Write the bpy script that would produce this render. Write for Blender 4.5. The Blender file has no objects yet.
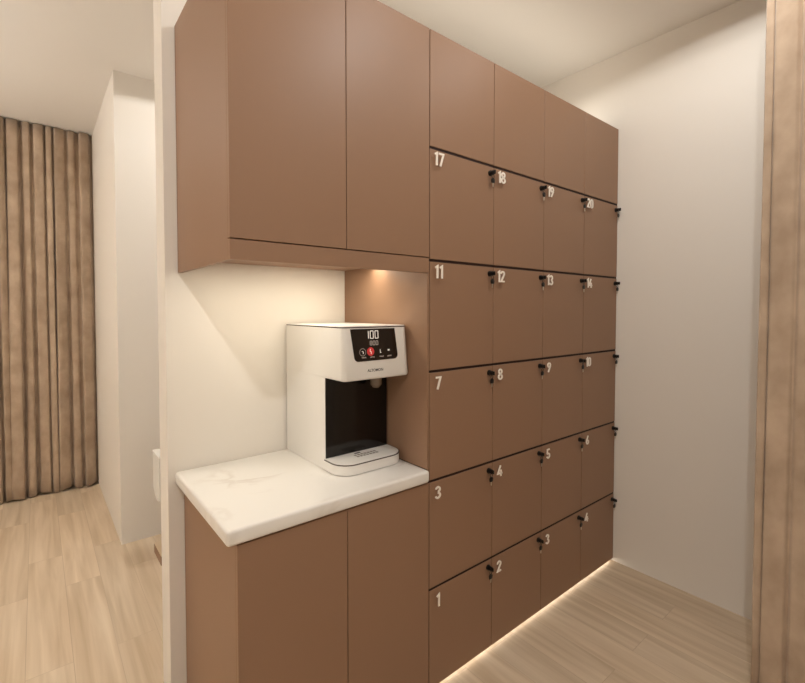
import bpy, bmesh, math, random
from mathutils import Vector, Matrix
S = bpy.context.scene
COL = S.collection
# ------------------------------------------------------------ camera
cam_d = bpy.data.cameras.new('camera'); cam = bpy.data.objects.new('camera', cam_d); COL.objects.link(cam)
cam.location = (-0.4453, -1.3499, 1.5988)
cam.rotation_euler = (math.pi/2 - 0.0284, 0, -0.683)
cam_d.sensor_fit = 'HORIZONTAL'; cam_d.sensor_width = 36
cam_d.lens = 450.46/805*36
cam_d.shift_y = -(341.5-323.16)/805
cam_d.clip_start = 0.02
S.camera = cam
# ------------------------------------------------------------ world, exposure
W = bpy.data.worlds.new('world'); S.world = W; W.use_nodes = True
W.node_tree.nodes['Background'].inputs[0].default_value = (1, .85, .68, 1)
W.node_tree.nodes['Background'].inputs[1].default_value = 0.15
S.view_settings.view_transform = 'Standard'; S.view_settings.look = 'None'
S.view_settings.gamma = 1; S.view_settings.use_curve_mapping = False
S.view_settings.exposure = 0.0
H = 3.19
ROOM_W = (1, .99, .955)
LED_C = (1, .93, .76)
TOP_C = (1, .90, .76)
SPOTS = [  # x, y, watts, cone degrees
    (1.7, -0.78, 13, 168), (1.0, -0.98, 41, 170), (-0.9, -1.6, 104, 174), (-1.75, 2.7, 9, 168), (0.75, 1.45, 42, 168),
]
FILL_LIGHTS = [(-2.88, 1.9, 1.95, 94)]  # invented fill light out of view, added to brighten the ceiling

# ------------------------------------------------------------ materials
def lin(c):
    return tuple(((v/255)/12.92 if v/255 <= .04045 else ((v/255+.055)/1.055)**2.4) for v in c) + (1,)
def mat(name, rgb, rough=.5, metal=0, spec=.5, emit=None, es=0, coat=0, bump=0, bscale=200, var=0, vscale=6):
    m = bpy.data.materials.new(name); m.use_nodes = True
    nt = m.node_tree; b = nt.nodes['Principled BSDF']
    b.inputs['Base Color'].default_value = lin(rgb); b.inputs['Roughness'].default_value = rough
    b.inputs['Metallic'].default_value = metal; b.inputs['Specular IOR Level'].default_value = spec
    if coat: b.inputs['Coat Weight'].default_value = coat
    if emit: b.inputs['Emission Color'].default_value = emit + (1,); b.inputs['Emission Strength'].default_value = es
    if bump or var:
        tc = nt.nodes.new('ShaderNodeTexCoord')
    if bump:
        n = nt.nodes.new('ShaderNodeTexNoise'); n.inputs['Scale'].default_value = bscale; n.inputs['Detail'].default_value = 4
        bp = nt.nodes.new('ShaderNodeBump'); bp.inputs['Strength'].default_value = bump; bp.inputs['Distance'].default_value = .001
        nt.links.new(tc.outputs['Object'], n.inputs['Vector']); nt.links.new(n.outputs['Fac'], bp.inputs['Height'])
        nt.links.new(bp.outputs['Normal'], b.inputs['Normal'])
    if var:
        n = nt.nodes.new('ShaderNodeTexNoise'); n.inputs['Scale'].default_value = vscale; n.inputs['Detail'].default_value = 5
        r = nt.nodes.new('ShaderNodeValToRGB'); nt.links.new(tc.outputs['Object'], n.inputs['Vector'])
        nt.links.new(n.outputs['Fac'], r.inputs['Fac']); c = lin(rgb)
        r.color_ramp.elements[0].position = .3; r.color_ramp.elements[1].position = .7
        r.color_ramp.elements[0].color = tuple(v*(1-var) for v in c[:3])+(1,)
        r.color_ramp.elements[1].color = tuple(min(1, v*(1+var)) for v in c[:3])+(1,)
        nt.links.new(r.outputs['Color'], b.inputs['Base Color'])
    return m
M_wall = mat('wall_paint', (236, 229, 220), .75, spec=.25, bump=.05, bscale=120)
M_ceil = mat('ceiling_paint', (238, 232, 224), .85, spec=.2)
M_lam = mat('brown_laminate', (147, 114, 90), .45, spec=.4, bump=.04, bscale=900)
M_gap = mat('dark_channel', (40, 20, 14), .6, spec=.3)
M_num = mat('number_white', (250, 240, 228), .5)
M_black = mat('black_plastic', (16, 13, 12), .35)
M_steel = mat('key_steel', (215, 205, 190), .3, metal=.9)
M_white = mat('white_plastic', (236, 232, 226), .32, spec=.5)
M_bronze = mat('bronze_rim', (60, 36, 22), .4, metal=.3)
M_gloss = mat('black_glass', (8, 5, 4), .12, spec=.5)
M_disp = mat('display_glass', (24, 15, 11), .1, spec=.6)
M_glow = mat('display_digit', (240, 235, 225), .4, emit=(1, .93, .85), es=.3)
M_dim = mat('display_legend', (150, 135, 120), .4, emit=(1, .9, .8), es=.12)
M_red = mat('display_red', (190, 40, 40), .4, emit=(.9, .1, .09), es=.15)
M_grey = mat('drain_grey', (150, 138, 126), .5)
M_led = mat('led_strip', (255, 240, 210), .5, emit=LED_C, es=.8)
M_led2 = mat('toe_led', (255, 240, 210), .5, emit=TOP_C, es=.7)
M_led3 = mat('top_led', (255, 240, 210), .5, emit=TOP_C, es=2.5)
M_lens = mat('lamp_lens', (255, 245, 230), .5, emit=ROOM_W, es=6)
M_sink = mat('white_gloss_panel', (238, 236, 230), .25)
M_tube = mat('clear_spout', (120, 104, 88), .15, spec=.8)

def marble():
    m = bpy.data.materials.new('white_marble'); m.use_nodes = True; nt = m.node_tree; N = nt.nodes; L = nt.links
    b = N['Principled BSDF']; b.inputs['Roughness'].default_value = .28
    tc = N.new('ShaderNodeTexCoord')
    n1 = N.new('ShaderNodeTexNoise'); n1.inputs['Scale'].default_value = 2.2; n1.inputs['Detail'].default_value = 7; n1.inputs['Distortion'].default_value = 1.2
    L.new(tc.outputs['Object'], n1.inputs['Vector'])
    a = N.new('ShaderNodeMath'); a.operation = 'SUBTRACT'; a.inputs[1].default_value = .5; L.new(n1.outputs['Fac'], a.inputs[0])
    ab = N.new('ShaderNodeMath'); ab.operation = 'ABSOLUTE'; L.new(a.outputs[0], ab.inputs[0])
    mr = N.new('ShaderNodeMapRange'); mr.inputs['From Min'].default_value = 0; mr.inputs['From Max'].default_value = .03
    mr.inputs['To Min'].default_value = 1; mr.inputs['To Max'].default_value = 0; L.new(ab.outputs[0], mr.inputs['Value'])
    n2 = N.new('ShaderNodeTexNoise'); n2.inputs['Scale'].default_value = 4; L.new(tc.outputs['Object'], n2.inputs['Vector'])
    mr2 = N.new('ShaderNodeMapRange'); mr2.inputs['From Min'].default_value = .5; mr2.inputs['From Max'].default_value = .75; L.new(n2.outputs['Fac'], mr2.inputs['Value'])
    mul = N.new('ShaderNodeMath'); mul.operation = 'MULTIPLY'; L.new(mr.outputs[0], mul.inputs[0]); L.new(mr2.outputs[0], mul.inputs[1])
    mx = N.new('ShaderNodeMix'); mx.data_type = 'RGBA'; L.new(mul.outputs[0], mx.inputs['Factor'])
    mx.inputs['A'].default_value = lin((238, 234, 228)); mx.inputs['B'].default_value = lin((214, 205, 196))
    L.new(mx.outputs['Result'], b.inputs['Base Color'])
    return m
M_marble = marble()

def floor_mat():
    m = bpy.data.materials.new('oak_planks'); m.use_nodes = True; nt = m.node_tree; N = nt.nodes; L = nt.links
    b = N['Principled BSDF']; b.inputs['Roughness'].default_value = .42; b.inputs['Specular IOR Level'].default_value = .35
    tc = N.new('ShaderNodeTexCoord'); sp = N.new('ShaderNodeSeparateXYZ'); cb = N.new('ShaderNodeCombineXYZ')
    L.new(tc.outputs['Object'], sp.inputs[0]); L.new(sp.outputs['Y'], cb.inputs['X']); L.new(sp.outputs['X'], cb.inputs['Y'])
    br = N.new('ShaderNodeTexBrick'); br.inputs['Scale'].default_value = 1; br.inputs['Brick Width'].default_value = 1.15
    br.inputs['Row Height'].default_value = .17; br.inputs['Mortar Size'].default_value = .0012; br.inputs['Mortar Smooth'].default_value = .3
    br.offset = .37; br.offset_frequency = 2
    br.inputs['Color1'].default_value = (0, 0, 0, 1); br.inputs['Color2'].default_value = (1, 1, 1, 1); br.inputs['Mortar'].default_value = (.5, .5, .5, 1)
    L.new(cb.outputs[0], br.inputs['Vector'])
    # streaks along the plank, shifted per plank
    sc = N.new('ShaderNodeVectorMath'); sc.operation = 'MULTIPLY'; sc.inputs[1].default_value = (1.1, 19, 1); L.new(cb.outputs[0], sc.inputs[0])
    ad = N.new('ShaderNodeVectorMath'); ad.operation = 'ADD'; L.new(sc.outputs[0], ad.inputs[0])
    k = N.new('ShaderNodeVectorMath'); k.operation = 'SCALE'; k.inputs['Scale'].default_value = 13; L.new(br.outputs['Color'], k.inputs[0]); L.new(k.outputs[0], ad.inputs[1])
    n = N.new('ShaderNodeTexNoise'); n.inputs['Scale'].default_value = 1; n.inputs['Detail'].default_value = 8; n.inputs['Distortion'].default_value = .45
    L.new(ad.outputs[0], n.inputs['Vector'])
    r = N.new('ShaderNodeValToRGB'); L.new(n.outputs['Fac'], r.inputs['Fac'])
    e = r.color_ramp.elements; e[0].position = .28; e[0].color = lin((200, 176, 146)); e[1].position = .72; e[1].color = lin((232, 213, 188))
    m1 = N.new('ShaderNodeMix'); m1.data_type = 'RGBA'; m1.blend_type = 'MULTIPLY'; m1.inputs['Factor'].default_value = 1
    L.new(r.outputs['Color'], m1.inputs['A'])
    t = N.new('ShaderNodeMapRange'); t.inputs['To Min'].default_value = .93; t.inputs['To Max'].default_value = 1.04; L.new(br.outputs['Color'], t.inputs['Value'])
    L.new(t.outputs[0], m1.inputs['B'])
    m2 = N.new('ShaderNodeMix'); m2.data_type = 'RGBA'; L.new(m1.outputs['Result'], m2.inputs['A']); m2.inputs['B'].default_value = lin((150, 120, 90))
    f = N.new('ShaderNodeMath'); f.operation = 'MULTIPLY'; f.inputs[1].default_value = .4; L.new(br.outputs['Fac'], f.inputs[0]); L.new(f.outputs[0], m2.inputs['Factor'])
    L.new(m2.outputs['Result'], b.inputs['Base Color'])
    return m
M_floor = floor_mat()

def cloth_mat():
    m = bpy.data.materials.new('linen_cloth'); m.use_nodes = True; nt = m.node_tree; N = nt.nodes; L = nt.links
    b = N['Principled BSDF']; b.inputs['Roughness'].default_value = .9; b.inputs['Specular IOR Level'].default_value = .1
    b.inputs['Sheen Weight'].default_value = .25
    tc = N.new('ShaderNodeTexCoord')
    n = N.new('ShaderNodeTexNoise'); n.inputs['Scale'].default_value = 7; n.inputs['Detail'].default_value = 7
    mp = N.new('ShaderNodeMapping'); mp.inputs['Scale'].default_value = (1.5, 1.5, 1.1); L.new(tc.outputs['Object'], mp.inputs['Vector']); L.new(mp.outputs[0], n.inputs['Vector'])
    r = N.new('ShaderNodeValToRGB'); L.new(n.outputs['Fac'], r.inputs['Fac'])
    e = r.color_ramp.elements; e[0].position = .3; e[0].color = lin((166, 144, 123)); e[1].position = .7; e[1].color = lin((192, 170, 148))
    L.new(r.outputs['Color'], b.inputs['Base Color'])
    w = N.new('ShaderNodeTexWave'); w.inputs['Scale'].default_value = 180; w.bands_direction = 'Z'; L.new(tc.outputs['Object'], w.inputs['Vector'])
    bp = N.new('ShaderNodeBump'); bp.inputs['Strength'].default_value = .15; bp.inputs['Distance'].default_value = .001
    L.new(w.outputs['Fac'], bp.inputs['Height']); L.new(bp.outputs['Normal'], b.inputs['Normal'])
    return m
M_cloth = cloth_mat()

# ------------------------------------------------------------ helpers
def tag(o, label=None, cat=None, group=None, kind=None):
    if label: o['label'] = label
    if cat: o['category'] = cat
    if group: o['group'] = group
    if kind: o['kind'] = kind
    return o
def empty(name, loc=(0, 0, 0)):
    o = bpy.data.objects.new(name, None); COL.objects.link(o); o.location = loc; o.empty_display_size = .05; return o
def link(name, bm, m, parent=None, smooth=False, loc=(0, 0, 0)):
    me = bpy.data.meshes.new(name); bmesh.ops.recalc_face_normals(bm, faces=bm.faces[:]); bm.to_mesh(me); bm.free()
    for p in me.polygons: p.use_smooth = smooth
    for x in (m if isinstance(m, (list, tuple)) else [m]): me.materials.append(x)
    o = bpy.data.objects.new(name, me); COL.objects.link(o); o.location = loc
    if parent: o.parent = parent
    if smooth:
        md = o.modifiers.new('edges', 'EDGE_SPLIT'); md.split_angle = math.radians(40)
    return o
def box_bm(x0, x1, y0, y1, z0, z1, bev=0, seg=2, bm=None):
    b = bmesh.new(); bmesh.ops.create_cube(b, size=1)
    for v in b.verts:
        v.co = ((x0+x1)/2+v.co.x*(x1-x0), (y0+y1)/2+v.co.y*(y1-y0), (z0+z1)/2+v.co.z*(z1-z0))
    if bev: bmesh.ops.bevel(b, geom=b.edges[:], offset=bev, segments=seg, profile=.5, affect='EDGES')
    if bm is None: return b
    me = bpy.data.meshes.new('t'); b.to_mesh(me); b.free(); bm.from_mesh(me); bpy.data.meshes.remove(me); return bm
def box(name, x0, x1, y0, y1, z0, z1, m, parent=None, bev=0, seg=2):
    return link(name, box_bm(x0, x1, y0, y1, z0, z1, bev, seg), m, parent, smooth=bev > .004)
def cyl_bm(r, l, axis='Y', c=(0, 0, 0), seg=24, r2=None, bm=None, bev=0):
    bm = bm or bmesh.new()
    rot = {'Z': Matrix.Identity(4), 'Y': Matrix.Rotation(math.pi/2, 4, 'X'), 'X': Matrix.Rotation(math.pi/2, 4, 'Y')}[axis]
    bmesh.ops.create_cone(bm, cap_ends=True, segments=seg, radius1=r, radius2=r if r2 is None else r2, depth=l, matrix=Matrix.Translation(c) @ rot)
    return bm
def prism(pts, axis, a, b, bm=None):
    """extrude polygon (list of 2D pts) along axis from a to b. axis X: pts=(y,z); Y: pts=(x,z); Z: pts=(x,y)"""
    bm = bm or bmesh.new()
    f = {'X': lambda p, t: (t, p[0], p[1]), 'Y': lambda p, t: (p[0], t, p[1]), 'Z': lambda p, t: (p[0], p[1], t)}[axis]
    A = [bm.verts.new(f(p, a)) for p in pts]; B = [bm.verts.new(f(p, b)) for p in pts]
    bm.faces.new(A); bm.faces.new(B[::-1]); n = len(pts)
    for i in range(n): bm.faces.new((A[i], B[i], B[(i+1) % n], A[(i+1) % n]))
    return bm
def loft(rings, bm=None):
    bm = bm or bmesh.new(); R = [[bm.verts.new(p) for p in r] for r in rings]; n = len(rings[0])
    for a, b in zip(R, R[1:]):
        for i in range(n): bm.faces.new((a[i], a[(i+1) % n], b[(i+1) % n], b[i]))
    bm.faces.new(R[0][::-1]); bm.faces.new(R[-1]); return bm
def text(name, s, size, m, parent, loc, sx=1, extrude=.001, bold=0, align='LEFT', tilt=0):
    cu = bpy.data.curves.new(name, 'FONT'); cu.body = s; cu.size = size; cu.extrude = extrude; cu.offset = bold; cu.align_x = align
    cu.resolution_u = 3; cu.space_character = 1.0
    o = bpy.data.objects.new(name, cu); COL.objects.link(o)
    dg = bpy.context.evaluated_depsgraph_get(); me = bpy.data.meshes.new_from_object(o.evaluated_get(dg))
    bpy.data.objects.remove(o); me.transform(Matrix.Diagonal((sx, 1, 1, 1)))
    me.materials.clear(); me.materials.append(m)
    t = bpy.data.objects.new(name, me); COL.objects.link(t); t.rotation_euler = (math.pi/2+tilt, 0, 0); t.location = loc; t.parent = parent
    return t
def copy_tree(o, parent=None):
    kids = list(o.children); c = o.copy(); COL.objects.link(c)
    if parent: c.parent = parent
    for k in kids:
        if k.type != 'LIGHT': copy_tree(k, c)
    return c

# ------------------------------------------------------------ setting
XL, XR, YF, YB = -3.0, 2.39, -2.9, 3.82
WY0, WY1 = 0.632, 0.775
BX, BY = -0.0214, 2.206
tag(box('floor', XL, XR, YF, YB, -.1, 0, M_floor), kind='structure')
tag(box('ceiling', XL, XR, YF, YB, H, H+.1, M_ceil), kind='structure')
tag(box('wall_right', XR, XR+.1, YF, YB, 0, H, M_wall), kind='structure')
tag(box('wall_left', XL-.1, XL, YF, YB, 0, H, M_wall), kind='structure')
tag(box('wall_front', XL, XR, YF-.1, YF, 0, H, M_wall), kind='structure')
tag(box('wall_back', XL, XR, YB, YB+.1, 0, H, M_wall), kind='structure')
tag(box('wall_middle', -.046, XR-.001, WY0, WY1, 0.0005, H-.0005, M_wall), kind='structure')
tag(box('wall_column', BX, XR-.001, BY, YB-.001, 0.0005, H-.0005, M_wall), kind='structure')

# ------------------------------------------------------------ downlights
first = None
wh = ['nearest the pale right wall', 'over the front of the lockers', 'behind the viewpoint on the left', 'before the long curtain', 'over the passage behind the partition']
for i, (x, y, p, a) in enumerate(SPOTS):
    if first is None:
        r = empty('ceiling_downlight', (x, y, H)); bm = bmesh.new()
        n = 32; prof = [(.038, -.001), (.038, -.006), (.05, -.008), (.052, -.001)]
        R = [[bm.verts.new((q[0]*math.cos(2*math.pi*k/n), q[0]*math.sin(2*math.pi*k/n), q[1])) for k in range(n)] for q in prof]
        for j in range(4):
            A, B = R[j], R[(j+1) % 4]
            for k in range(n): bm.faces.new((A[k], A[(k+1) % n], B[(k+1) % n], B[k]))
        link('trim_ring', bm, M_white, r, True)
        link('lens', cyl_bm(.036, .002, 'Z', (0, 0, -.002)), M_lens, r)
        first = r
    else:
        r = copy_tree(first); r.location = (x, y, H)
    tag(r, 'small round white ceiling downlight ' + wh[i], 'ceiling light', 'round ceiling downlights')
    ld = bpy.data.lights.new('downlight_beam', 'SPOT'); ld.energy = p; ld.color = ROOM_W; ld.spot_size = math.radians(a); ld.spot_blend = .06; ld.shadow_soft_size = .04
    lo = bpy.data.objects.new('downlight_beam', ld); COL.objects.link(lo); lo.parent = r; lo.location = (0, 0, -.012)

# added upward fill light, unseen, lifts the ceiling brightness
first = None
whu = ['on the left wall near the long curtain']
for i, (x, y, z, p) in enumerate(FILL_LIGHTS):
    if first is None:
        r = empty('added_ceiling_fill', (x, y, z)); bm = bmesh.new(); n = 28
        prof = [(.03, -.12), (.10, 0), (.104, 0), (.034, -.125)]
        Rr = [[bm.verts.new((q[0]*math.cos(2*math.pi*k/n), q[0]*math.sin(2*math.pi*k/n), q[1])) for k in range(n)] for q in prof]
        for j in range(4):
            A, B = Rr[j], Rr[(j+1) % 4]
            for k in range(n): bm.faces.new((A[k], A[(k+1) % n], B[(k+1) % n], B[k]))
        link('cup', bm, M_white, r, True)
        link('lens', cyl_bm(.075, .003, 'Z', (0, 0, -.04)), M_lens, r)
        first = r
    else:
        r = copy_tree(first); r.location = (x, y, z)
    tag(r, 'added unseen fill light in a white cup ' + whu[i], 'wall light')
    ld = bpy.data.lights.new('ceiling_fill_beam', 'AREA'); ld.shape = 'DISK'; ld.size = .14; ld.energy = p; ld.color = ROOM_W
    lo = bpy.data.objects.new('ceiling_fill_beam', ld); COL.objects.link(lo); lo.parent = r; lo.location = (0, 0, -.034); lo.rotation_euler = (math.pi, 0, 0)

def strip_beam(parent, loc, length, width, watts, up=False, colr=None):
    ld = bpy.data.lights.new('strip_beam', 'AREA'); ld.shape = 'RECTANGLE'; ld.size = length; ld.size_y = width; ld.energy = watts; ld.color = colr or LED_C
    lo = bpy.data.objects.new('strip_beam', ld); COL.objects.link(lo); lo.parent = parent; lo.location = loc
    if up: lo.rotation_euler = (math.pi, 0, 0)
    return lo
# ------------------------------------------------------------ base cabinet
X1 = .795; Wd = .398; R = .4540; Z0 = -.0135; DT = .018
base = tag(empty('base_cabinet', (0, 0, 0)), 'low brown two-door cabinet under the white marble counter', 'cabinet')
box('carcass', .031, .792, .0185, .628, .05, .8955, M_gap, base)
box('side_panel', .012, .0305, .0185, .629, .0, .8955, M_lam, base, .0008, 1)
box('toe_kick', .02, .792, .06, .075, .0, .049, M_lam, base)
for a, b in ((.012, .4), (.403, .7925)):
    box('door', a, b, 0, DT, .045, .890, M_lam, base, .0012, 1)
# counter
cb = box_bm(-.022, .788, -.012, .630, .896, .947, .012, 4)
tag(link('countertop', cb, M_marble, None, True), 'white marble countertop slab with faint grey veins on the low cabinet', 'countertop')

# ------------------------------------------------------------ upper cabinet
up = tag(empty('wall_cabinet', (0, 0, 1.75)), 'tall brown two-door overhead cabinet above the niche with the dispenser', 'cabinet')
def ub(name, x0, x1, y0, y1, z0, z1, m, bev=.0008): 
    return box(name, x0, x1, y0, y1, z0-1.75, z1-1.75, m, up, bev, 1)
ZT = 2.7235
ub('side_panel', 0, .018, .0185, .629, 1.75, ZT, M_lam)
ub('carcass', .0185, .7925, .0215, .629, 1.8005, ZT, M_lam)
ub('pelmet', 0, .7925, .001, .018, 1.75, 1.810, M_lam)
for a, b in ((0, .4), (.403, .7925)): ub('door', a, b, 0, DT, 1.8135, ZT, M_lam, .0012)
# niche side
tag(link('niche_side_panel', prism([(.001, .948), (.001, 1.7485), (.0195, 1.7485), (.0195, 1.7995), (.629, 1.7995), (.629, .948)], 'X', .783, .7925), M_lam), 'brown upright panel forming the right side of the lit niche, between counter and overhead cabinet', 'panel')
# under-cabinet light
l = tag(empty('under_cabinet_light', (.412, .33, 1.8)), 'slim warm light panel under the overhead cabinet, shining on the counter niche', 'light strip')
box('channel', -.365, .365, -.054, .054, -.002, 0, M_steel, l)
box('diffuser', -.36, .36, -.05, .05, -.0032, -.0022, M_led, l)
strip_beam(l, (0, 0, -.0045), .72, .10, 2.8)

# ------------------------------------------------------------ lockers
# lock and key meshes, built once
def lock_mesh():
    bm = cyl_bm(.0125, .006, 'Y', (0, -.003, 0), 24)
    cyl_bm(.0098, .018, 'Y', (0, -.012, 0), 24, bm=bm)
    cyl_bm(.0055, .004, 'Y', (0, -.022, 0), 16, bm=bm)
    # bow of the inserted key
    box_bm(-.0016, .0016, -.034, -.023, -.009, .009, .001, 1, bm)
    return bm
def key_bow_mesh():
    bm = cyl_bm(.0115, .004, 'Y', (0, -.012, -.036), 20)
    box_bm(-.011, .011, -.0145, -.0095, -.047, -.030, .002, 2, bm)
    # ring
    n, k = 20, 6
    V = [[bm.verts.new((( .008+.0012*math.cos(2*math.pi*j/k))*math.cos(2*math.pi*i/n), -.012+.0012*math.sin(2*math.pi*j/k), -.018+(.008+.0012*math.cos(2*math.pi*j/k))*math.sin(2*math.pi*i/n))) for j in range(k)] for i in range(n)]
    for i in range(n):
        for j in range(k): bm.faces.new((V[i][j], V[(i+1) % n][j], V[(i+1) % n][(j+1) % k], V[i][(j+1) % k]))
    return bm
def blade_mesh():
    pts = [(-.0035, -.045), (.0035, -.045), (.0035, -.052), (.0022, -.054), (.0035, -.056), (.0022, -.059), (.003, -.061), (0, -.066), (-.0035, -.062)]
    return prism(pts, 'Y', -.0130, -.0110)
def arcp(cx, cz, rx, rz, a0, a1, n=14):
    return [(cx+rx*math.cos(math.radians(a0+(a1-a0)*i/n)), cz+rz*math.sin(math.radians(a0+(a1-a0)*i/n))) for i in range(n+1)]
GLY = {
 '0': [arcp(.25, .72, .17, .20, 0, 180)+arcp(.25, .28, .17, .20, 180, 360)+[(.42, .72)]],
 '1': [[(.10, .80), (.28, .93), (.28, 0)]],
 '2': [arcp(.25, .74, .18, .185, 180, -20)+[(.09, .075), (.46, .075)]],
 '3': [arcp(.24, .735, .17, .19, 165, -85), arcp(.24, .275, .19, .20, 88, -165)],
 '4': [[(.34, .96), (.05, .27), (.54, .27)], [(.39, .56), (.39, 0)]],
 '5': [[(.44, .925), (.13, .925), (.11, .52)]+arcp(.25, .305, .19, .23, 125, -160)],
 '6': [[(.36, .96), (.09, .40)], arcp(.26, .27, .18, .195, 0, 360, 24)],
 '7': [[(.04, .925), (.45, .925), (.19, 0)]],
 '8': [arcp(.25, .735, .16, .19, 0, 360, 24), arcp(.25, .275, .19, .20, 0, 360, 24)],
 '9': [[(.16, .04), (.43, .60)], arcp(.26, .73, .18, .195, 0, 360, 24)],
}
def gw(t, h, wf=1.2): return (sum(.40 if c == '1' else .56 for c in t)-.06)*h*wf
def glyphs(sx_, h, wf=1.2, st=.14, th=.004):
    bm = bmesh.new(); x0 = 0
    for ch in sx_:
        for pl in GLY[ch]:
            n = len(pl); L_, R_ = [], []
            for i, p in enumerate(pl):
                a = Vector(pl[max(0, i-1)]); b = Vector(pl[min(n-1, i+1)]); p = Vector(p)
                if 0 < i < n-1:
                    d1 = (p-a).normalized(); d2 = (b-p).normalized(); n1 = Vector((-d1.y, d1.x)); n2 = Vector((-d2.y, d2.x))
                    m = (n1+n2); m = m.normalized(); k = 1/max(.45, m.dot(n1))
                else:
                    d1 = (b-a).normalized(); m = Vector((-d1.y, d1.x)); k = 1
                L_.append(p+m*st/2*k); R_.append(p-m*st/2*k)
            def V(q, y): return bm.verts.new(((x0+q.x)*h*wf, y, q.y*h))
            F = [(V(a, 0), V(b, 0), V(a, th), V(b, th)) for a, b in zip(L_, R_)]
            for A, B in zip(F, F[1:]):
                bm.faces.new((A[0], A[1], B[1], B[0])); bm.faces.new((A[2], A[3], B[3], B[2]))
                bm.faces.new((A[0], B[0], B[2], A[2])); bm.faces.new((A[1], B[1], B[3], A[3]))
            for A in (F[0], F[-1]): bm.faces.new((A[0], A[1], A[3], A[2]))
        x0 += .40 if ch == '1' else .56
    return bm
proto = None
GAP = .0052
def locker(x, z, num):
    global proto
    if proto is None:
        r = empty('locker', (0, 0, 0))
        box('carcass', .001, Wd-.001, .0185, .628, .0005, R-.001, M_gap, r)
        box('recess_strip', .0008, Wd-.0012, .003, .0183, R-GAP-.0003, R+GAP-.0003, M_gap, r)
        d = box('door', .0016, Wd-.0018, 0, DT, GAP, R-GAP-.0008, M_lam, r, .0012, 1)
        link('lock', lock_mesh(), M_black, d, True, (Wd-.028, 0, R-.036))
        k = link('key', key_bow_mesh(), M_black, d, True, (Wd-.028, -.006, R-.036))
        b = link('key_blade', blade_mesh(), M_steel, d, False, (Wd-.028, -.006, R-.036)); b['label'] = 'silver key blade'
        r.location = (x, 0, z)
        proto = r; c = r
    else:
        c = copy_tree(proto); c.location = (x, 0, z)
        for dd in [q for q in c.children if q.name.startswith('door')]:
            for n in [q for q in dd.children if q.name.startswith('number')]: bpy.data.objects.remove(n)
    d = [q for q in c.children if q.name.startswith('door')][0]
    t = link('number', glyphs(num, .053), M_num, d, False, (.034-gw(num, .053)/2, -.018, R-.0205-.053))
    t['label'] = 'raised white number ' + num
    return c
rows = [('bottom row', ['1', '2', '3', '4']), ('second row from the floor', ['3', '4', '5', '6']), ('third row from the floor', ['7', '8', '9', '10']),
        ('fourth row from the floor', ['11', '12', '13', '14']), ('topmost numbered row', ['17', '18', '19', '20'])]
ctx = ['leftmost column', 'second column', 'third column', 'column beside pale wall']
ALL = []
for ri, (rn, nums) in enumerate(rows):
    for ci, nm in enumerate(nums):
        c = locker(X1+ci*Wd, ri*R+Z0, nm)
        tag(c, f'brown locker numbered {nm} in {rn}, {ctx[ci]}', 'locker', 'numbered brown lockers')
        ALL.append((ri, c))
for ri, c in ALL:
    if ri: continue
    for ch in c.children:      # the floor row stands on the light recess
        if ch.name.startswith(('door', 'carcass')):
            me = ch.data.copy(); ch.data = me; up_ = .026 if ch.name.startswith('door') else .046
            for v in me.vertices:
                if v.co.z < .1: v.co.z += up_
# top cupboards
tp = None
for ci in range(4):
    if tp is None:
        tp = empty('overhead_cupboard', (X1, 0, 5*R+Z0)); c = tp
        box('carcass', .001, Wd-.001, .0185, .628, .002, ZT-5*R-Z0, M_gap, tp)
        box('door', .0016, Wd-.0018, 0, DT, GAP, ZT-5*R-Z0, M_lam, tp, .0012, 1)
    else:
        c = copy_tree(tp); c.location = (X1+ci*Wd, 0, 5*R+Z0)
    tag(c, f'plain brown cupboard in {ctx[ci]}, directly above the locker numbered {17+ci}', 'cupboard', 'plain cupboards above the lockers')
# plinth of locker bank
tag(box('locker_plinth', X1, X1+4*Wd-.001, .10, .62, 0, .0295, M_gap), 'dark recessed plinth carrying the bottom row of lockers', 'plinth')
l = tag(empty('toe_kick_light', (X1, .0, 0)), 'warm light strip glowing along the floor under the lockers', 'light strip')
box('channel', .002, 4*Wd-.006, .024, .036, .0, .004, M_steel, l)
box('diffuser', .004, 4*Wd-.008, .0245, .0355, .0042, .008, M_led2, l)
strip_beam(l, (2*Wd, .0205, .014), 4*Wd-.02, .012, .32, colr=TOP_C).rotation_euler = (math.radians(-75), 0, 0)
l = tag(empty('cupboard_top_light', (X1, .0, ZT)), 'warm light strip lying along the top of the cupboards, glowing at the corner', 'light strip')
box('channel', -.75, 4*Wd-.006, .20, .22, .001, .008, M_steel, l)
box('diffuser', -.745, 4*Wd-.01, .2025, .2175, .0082, .012, M_led3, l)
strip_beam(l, ((4*Wd-.75)/2, .21, .0135), 4*Wd+.7, .015, 3.4, True, TOP_C)

# ------------------------------------------------------------ water dispenser
ms = tag(empty('water_dispenser', (.459, 0, .9475)), 'white countertop hot water dispenser with black display and black front recess', 'water dispenser')
ms.scale = (1, 1, .98)
MW = .316
bodyb = bmesh.new()
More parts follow.
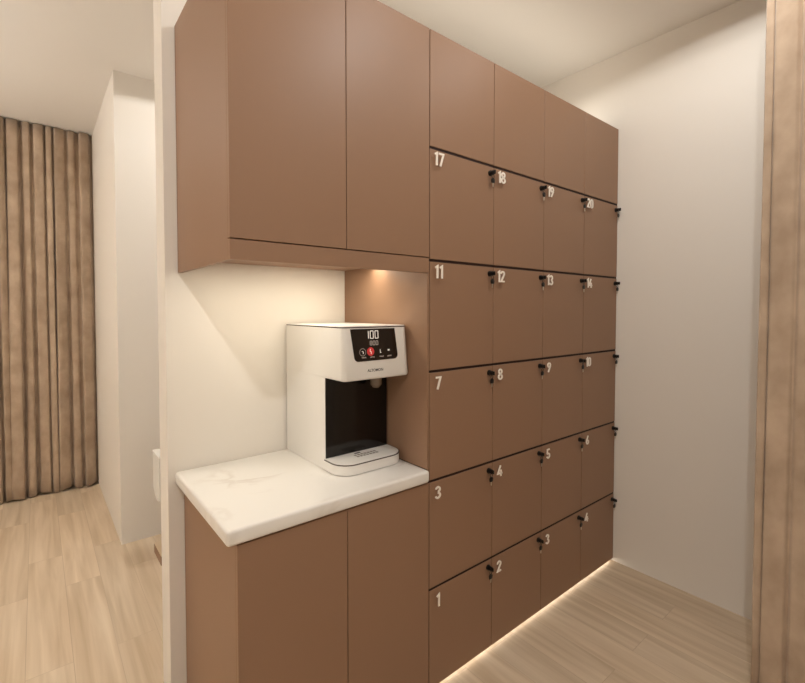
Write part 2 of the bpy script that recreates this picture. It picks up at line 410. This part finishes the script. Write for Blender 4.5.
# shell: U-shaped white casing around the black front
pts = [(0, .262), (.003, .262), (.003, .35), (MW, .35), (MW, .62), (0, .62)]
prism(pts, 'Z', .0005, .385, bodyb)
link('casing', bodyb, M_white, ms)
box('front_panel', .0032, MW, .2625, .3495, .003, .384, M_gloss, ms, .002, 2)['label'] = 'glossy black recessed front'
def head_ring(z, yf, fl, r=.022, inset=0):
    bi = max(inset, 0) if z > .5 else 0
    P = [(bi, .62-bi), (MW-bi, .62-bi)]
    # right side forward flaring, then rounded corners
    xl, xr = -fl, MW+fl
    P.append((MW-bi, .30))
    P.append((xr-inset, yf+r+inset))
    for k in range(1, 7):
        a = k/7*math.pi/2; P.append((xr-r+(r-inset)*math.cos(a), yf+r-(r-inset)*math.sin(a)))
    P.append((xr-r, yf+inset)); P.append((xl+r, yf+inset))
    for k in range(1, 7):
        a = k/7*math.pi/2; P.append((xl+r-(r-inset)*math.sin(a), yf+r-(r-inset)*math.cos(a)))
    P.append((xl+inset, yf+r+inset)); P.append((bi, .30))
    return [(x, y, z) for x, y in P]
YT, YBm = .122, .108
hz0, hz1 = .385, .594
hb = loft([head_ring(hz0, YBm+.0, .006, inset=.008), head_ring(hz0+.003, YBm, .0065, inset=.003), head_ring(hz0+.009, YBm, .0065), head_ring(hz1, YT, 0)])
link('head', hb, M_white, ms, True)
link('rim', loft([head_ring(hz1+.0003, YT, 0, inset=-.0008), head_ring(hz1+.0045, YT, 0, inset=-.0008)]), M_bronze, ms, True)['label'] = 'thin dark bronze rim'
link('lid', loft([head_ring(hz1+.0048, YT, 0, inset=.0), head_ring(hz1+.008, YT, 0, inset=.002)]), M_white, ms, True)
tilt = math.atan2(YT-YBm, hz1-hz0-.009)
def fy(z): return YBm+(YT-YBm)*(z-hz0-.009)/(hz1-hz0-.009)
DX = .010
def arc(cx, cz, r, a0, a1, n=6): return [(cx+r*math.cos(math.radians(a0+(a1-a0)*i/n)), cz+r*math.sin(math.radians(a0+(a1-a0)*i/n))) for i in range(n+1)]
dp = [(x+DX, z) for x, z in [(.022, .590), (.238, .590)] + arc(.247-.016, .464+.016, .018, 0, -90) + arc(.036+.018, .4605+.018, .018, -90, -180)]
bm = bmesh.new()
A = [bm.verts.new((x, fy(z)-.0002, z)) for x, z in dp]; B = [bm.verts.new((x, fy(z)-.0022, z)) for x, z in dp]
bm.faces.new(A); bm.faces.new(B); n = len(dp)
for i in range(n): bm.faces.new((A[i], B[i], B[(i+1) % n], A[(i+1) % n]))
disp = link('display', bm, M_disp, ms); disp['label'] = 'black glass display'
def dl(name, bmf, m, lab=None):
    o = link(name, bmf, m, disp)
    if lab: o['label'] = lab
    return o
def seg(bm, x0, z0, x1, z1, w):   # bar lying on the display face
    dx, dz = x1-x0, z1-z0; L_ = math.hypot(dx, dz); nx, nz = -dz/L_*w/2, dx/L_*w/2
    x0 += DX; x1 += DX; q = [(x0+nx, z0+nz), (x0-nx, z0-nz), (x1-nx, z1-nz), (x1+nx, z1+nz)]
    a = [bm.verts.new((x, fy(z)-.0023, z)) for x, z in q]; b = [bm.verts.new((x, fy(z)-.0029, z)) for x, z in q]
    bm.faces.new(a); bm.faces.new(b)
    for i in range(4): bm.faces.new((a[i], b[i], b[(i+1) % 4], a[(i+1) % 4]))
SEG = {'0': 'abcdef', '1': 'bc', '8': 'abcdefg', '6': 'acdefg'}
def digits(s, x, z, w, h, g, t):
    bm = bmesh.new()
    for ch in s:
        P = {'a': (x, z+h, x+w, z+h), 'b': (x+w, z+h, x+w, z+h/2), 'c': (x+w, z+h/2, x+w, z), 'd': (x, z, x+w, z), 'e': (x, z, x, z+h/2), 'f': (x, z+h/2, x, z+h), 'g': (x, z+h/2, x+w, z+h/2)}
        if ch == '1': seg(bm, x+w*.5, z+h, x+w*.5, z, t)
        else:
            for k in SEG[ch]: seg(bm, *P[k], t)
        x += (w+g) if ch != '1' else (w*.5+g)
    return bm
dl('temperature_digits', digits('100', .098, .551, .0145, .030, .009, .0030), M_glow, 'lit digits 100')
dl('volume_digits', digits('800', .112, .524, .009, .016, .0055, .0028), M_dim, 'small digits 800')
def disc(cx, cz, r, ri=0, n=28):
    cx += DX
    bm = bmesh.new()
    for y0, y1 in ((.0023, .0027),):
        o = [(cx+r*math.cos(2*math.pi*i/n), cz+r*math.sin(2*math.pi*i/n)) for i in range(n)]
        a = [bm.verts.new((x, fy(z)-y1, z)) for x, z in o]
        if ri == 0: bm.faces.new(a)
        else:
            q = [(cx+ri*math.cos(2*math.pi*i/n), cz+ri*math.sin(2*math.pi*i/n)) for i in range(n)]
            b = [bm.verts.new((x, fy(z)-y1, z)) for x, z in q]
            for i in range(n): bm.faces.new((a[i], a[(i+1) % n], b[(i+1) % n], b[i]))
    return bm
dl('ring_button', disc(.075, .497, .0155, .0135), M_dim, 'thin grey ring button')
dl('red_button', disc(.113, .498, .0175), M_red, 'round red button')
def icon(bm, pts, w=.002):
    for (a, b) in zip(pts, pts[1:]): seg(bm, *a, *b, w)
def ic(pts, w):
    ib = bmesh.new(); icon(ib, pts, w); dl('icon', ib, M_glow)
ic([(.071, .501), (.078, .499), (.077, .490)], .0025)
ic([(.112, .509), (.110, .499), (.116, .497), (.115, .488)], .0028)
ic([(.160, .505), (.160, .491), (.165, .491)], .0025)
ic([(.198, .500), (.207, .500)], .006)

random.seed(3)
for cx in (.079, .119, .165, .204):
    lb = bmesh.new()
    for k in range(4):
        x = cx-.009+k*.0055
        seg(lb, x, .4755+random.uniform(-.001, .001), x+.0035, .4755+random.uniform(-.001, .001), .0055 if k % 2 else .004)
    dl('legend', lb, M_dim)

bt = text('brand_mark', 'ALTOMON', .0155, M_black, ms, (.106, fy(.42)-.0002, .4165), 1.0, .0004, .0003, tilt=-tilt)
# spout
sb = cyl_bm(.024, .042, 'Z', (.215, .205, .3635), 28, r2=.025)
cyl_bm(.014, .012, 'Z', (.215, .205, .3364), 28, r2=.0235, bm=sb)
link('spout', sb, M_tube, ms, True)['label'] = 'clear round spout'
# tray: rounded D
def tray_ring(z, ins=0, d=0):
    P = [(-.004+ins, .2615), (MW+.004-ins, .2615)]; xr = MW+.004-ins; xl = -.004+ins; yf = .130+ins; rr = .075-ins; ry = .075
    for k in range(0, 11):
        a = k/10*math.pi/2; P.append((xr-rr+rr*math.cos(a), yf+ry-ry*math.sin(a)))
    for k in range(0, 11):
        a = math.pi/2+k/10*math.pi/2; P.append((xl+rr+rr*math.cos(a), yf+ry-ry*math.sin(a)))
    return [(x, y, z) for x, y in P]
tr = link('drip_tray', loft([tray_ring(.0005, .003), tray_ring(.003), tray_ring(.041)]), M_white, ms, True)
link('tray_rim', loft([tray_ring(.0412, -.0006), tray_ring(.0448, -.0006)]), M_bronze, tr, True)['label'] = 'thin dark rim line'
link('tray_top', loft([tray_ring(.0449, .0025), tray_ring(.0466, .0035)]), M_white, tr, True)
g = bmesh.new()
for i in range(7):
    for j in range(2):
        x = .115+i*.016; y = .195+j*.020; box_bm(x, x+.011, y, y+.012, .0467, .0473, 0, 1, g)
link('drain_slots', g, M_grey, tr)
link('drain_hole', box_bm(.13, .158, .238, .248, .0467, .0476, 0), M_black, tr)

# ------------------------------------------------------------ curtains
def curtain(name, length, amp, pitch, z0, z1, seed, puddle=.0, first=()):
    rnd = random.Random(seed)
    # irregular pleats: knots with varying width, depth
    xs = [0]+list(first)
    while xs[-1] < length: xs.append(xs[-1]+pitch*rnd.uniform(.6, 1.45))
    length = xs[-1]
    dep = [rnd.uniform(.55, 1.15) for _ in xs]; tl = [rnd.uniform(-.55, .55) for _ in xs]; pw = [rnd.uniform(.62, .84) for _ in xs]; lean = [rnd.uniform(-.03, .03) for _ in xs]
    nz = 26; cols = []
    for a in range(len(xs)-1):
        w = xs[a+1]-xs[a]
        for i in range(16):
            t = i/16
            cols.append((xs[a]+t*w, t, a, w))
    cols.append((length, 0, len(xs)-2, w))
    bm = bmesh.new(); G = []
    for (x, t, a, w) in cols:
        row = []
        for j in range(nz+1):
            s = j/nz; z = z0+(z1-z0)*s
            ph = t*2*math.pi
            sm = lambda u: (lambda v: v*v*(3-2*v))(max(0, min(1, u)))
            up_e, dn_s, dn_e = .13, pw[a]-.08*s, pw[a]+.12-.06*s   # pleat panel, then a narrow recess
            mid = max(0, min(1, (t-up_e)/(dn_s-up_e)))
            fold = sm(t/up_e)*(1-sm((t-dn_s)/(dn_e-dn_s)))*(1+tl[a]*(mid-.5)+.10*math.sin(mid*math.pi))
            wob = math.sin(s*5+a*1.7)*.008
            d = amp*dep[a]*(fold)*(.8+.35*(1-s)) + wob*fold
            under = -math.sin(ph)*w*.06*(1-.3*s)  # pleat overhang
            ln = lean[a]*(1-s)*math.sin(math.pi*min(1, x/length))
            pd = puddle*max(0, 1-s*9)**2*(1+.6*math.sin(a*2.3+t*3))
            row.append(bm.verts.new((x+under+ln, -d-pd, z + (.012*math.sin(x*21+a) if j == 0 else 0)*(puddle > 0))))
        G.append(row)
    for c0, c1 in zip(G, G[1:]):
        for j in range(nz): bm.faces.new((c0[j], c1[j], c1[j+1], c0[j+1]))
    o = link(name, bm, M_cloth, None, True)
    o.modifiers.clear(); o['run'] = length
    md = o.modifiers.new('thickness', 'SOLIDIFY'); md.thickness = .003; md.offset = 0
    return o
c1 = curtain('curtain', 2.92, .050, .070, .015, H-.006, 5, .02)
c1.location = (-.024-c1['run'], 3.655, 0)
del c1['run']
tag(c1, 'full-height beige-brown pleated curtain hanging at the far left end of the room', 'curtain')
c2 = curtain('curtain', 1.15, .024, .10, .012, H-.01, 11, first=(.028, .115))
c2.rotation_euler = (0, 0, -math.pi/2); c2.location = (1.845, -.845, 0)
del c2['run']
tag(c2, 'beige linen curtain panel hanging nearest at the right edge of the picture', 'curtain')

# ------------------------------------------------------------ behind the partition
wb = empty('wall_hung_unit', (.133, 1.76, 0)); 
bm = prism([(0, .46), (.0, .405), (.205, .425), (.205, .681), (0, .681)], 'X', 0, .5)
bm.free()
bm = prism([(.003, .40), (.10, .385), (.205, .43), (.207, .45), (.207, .672), (.003, .672)], 'X', 0, .5)
link('body', bm, M_sink, wb)
box('top', -.002, .502, .0, .209, .6725, .682, M_sink, wb, .002, 1)
wb.location = (.133, 1.76, 0)
tag(wb, 'white unit peeking out from behind the partition end', 'cabinet')
st = empty('low_step', (0, 0, 0))
box('riser', .134, .63, 1.757, 1.967, .0005, .058, M_lam, st)
box('tread', .1345, .632, 1.756, 1.967, .0582, .0605, mat('pale_board', (214, 192, 162), .5), st)['label'] = 'pale top board'
tag(st, 'low brown step with pale top on the floor behind the partition end', 'step')
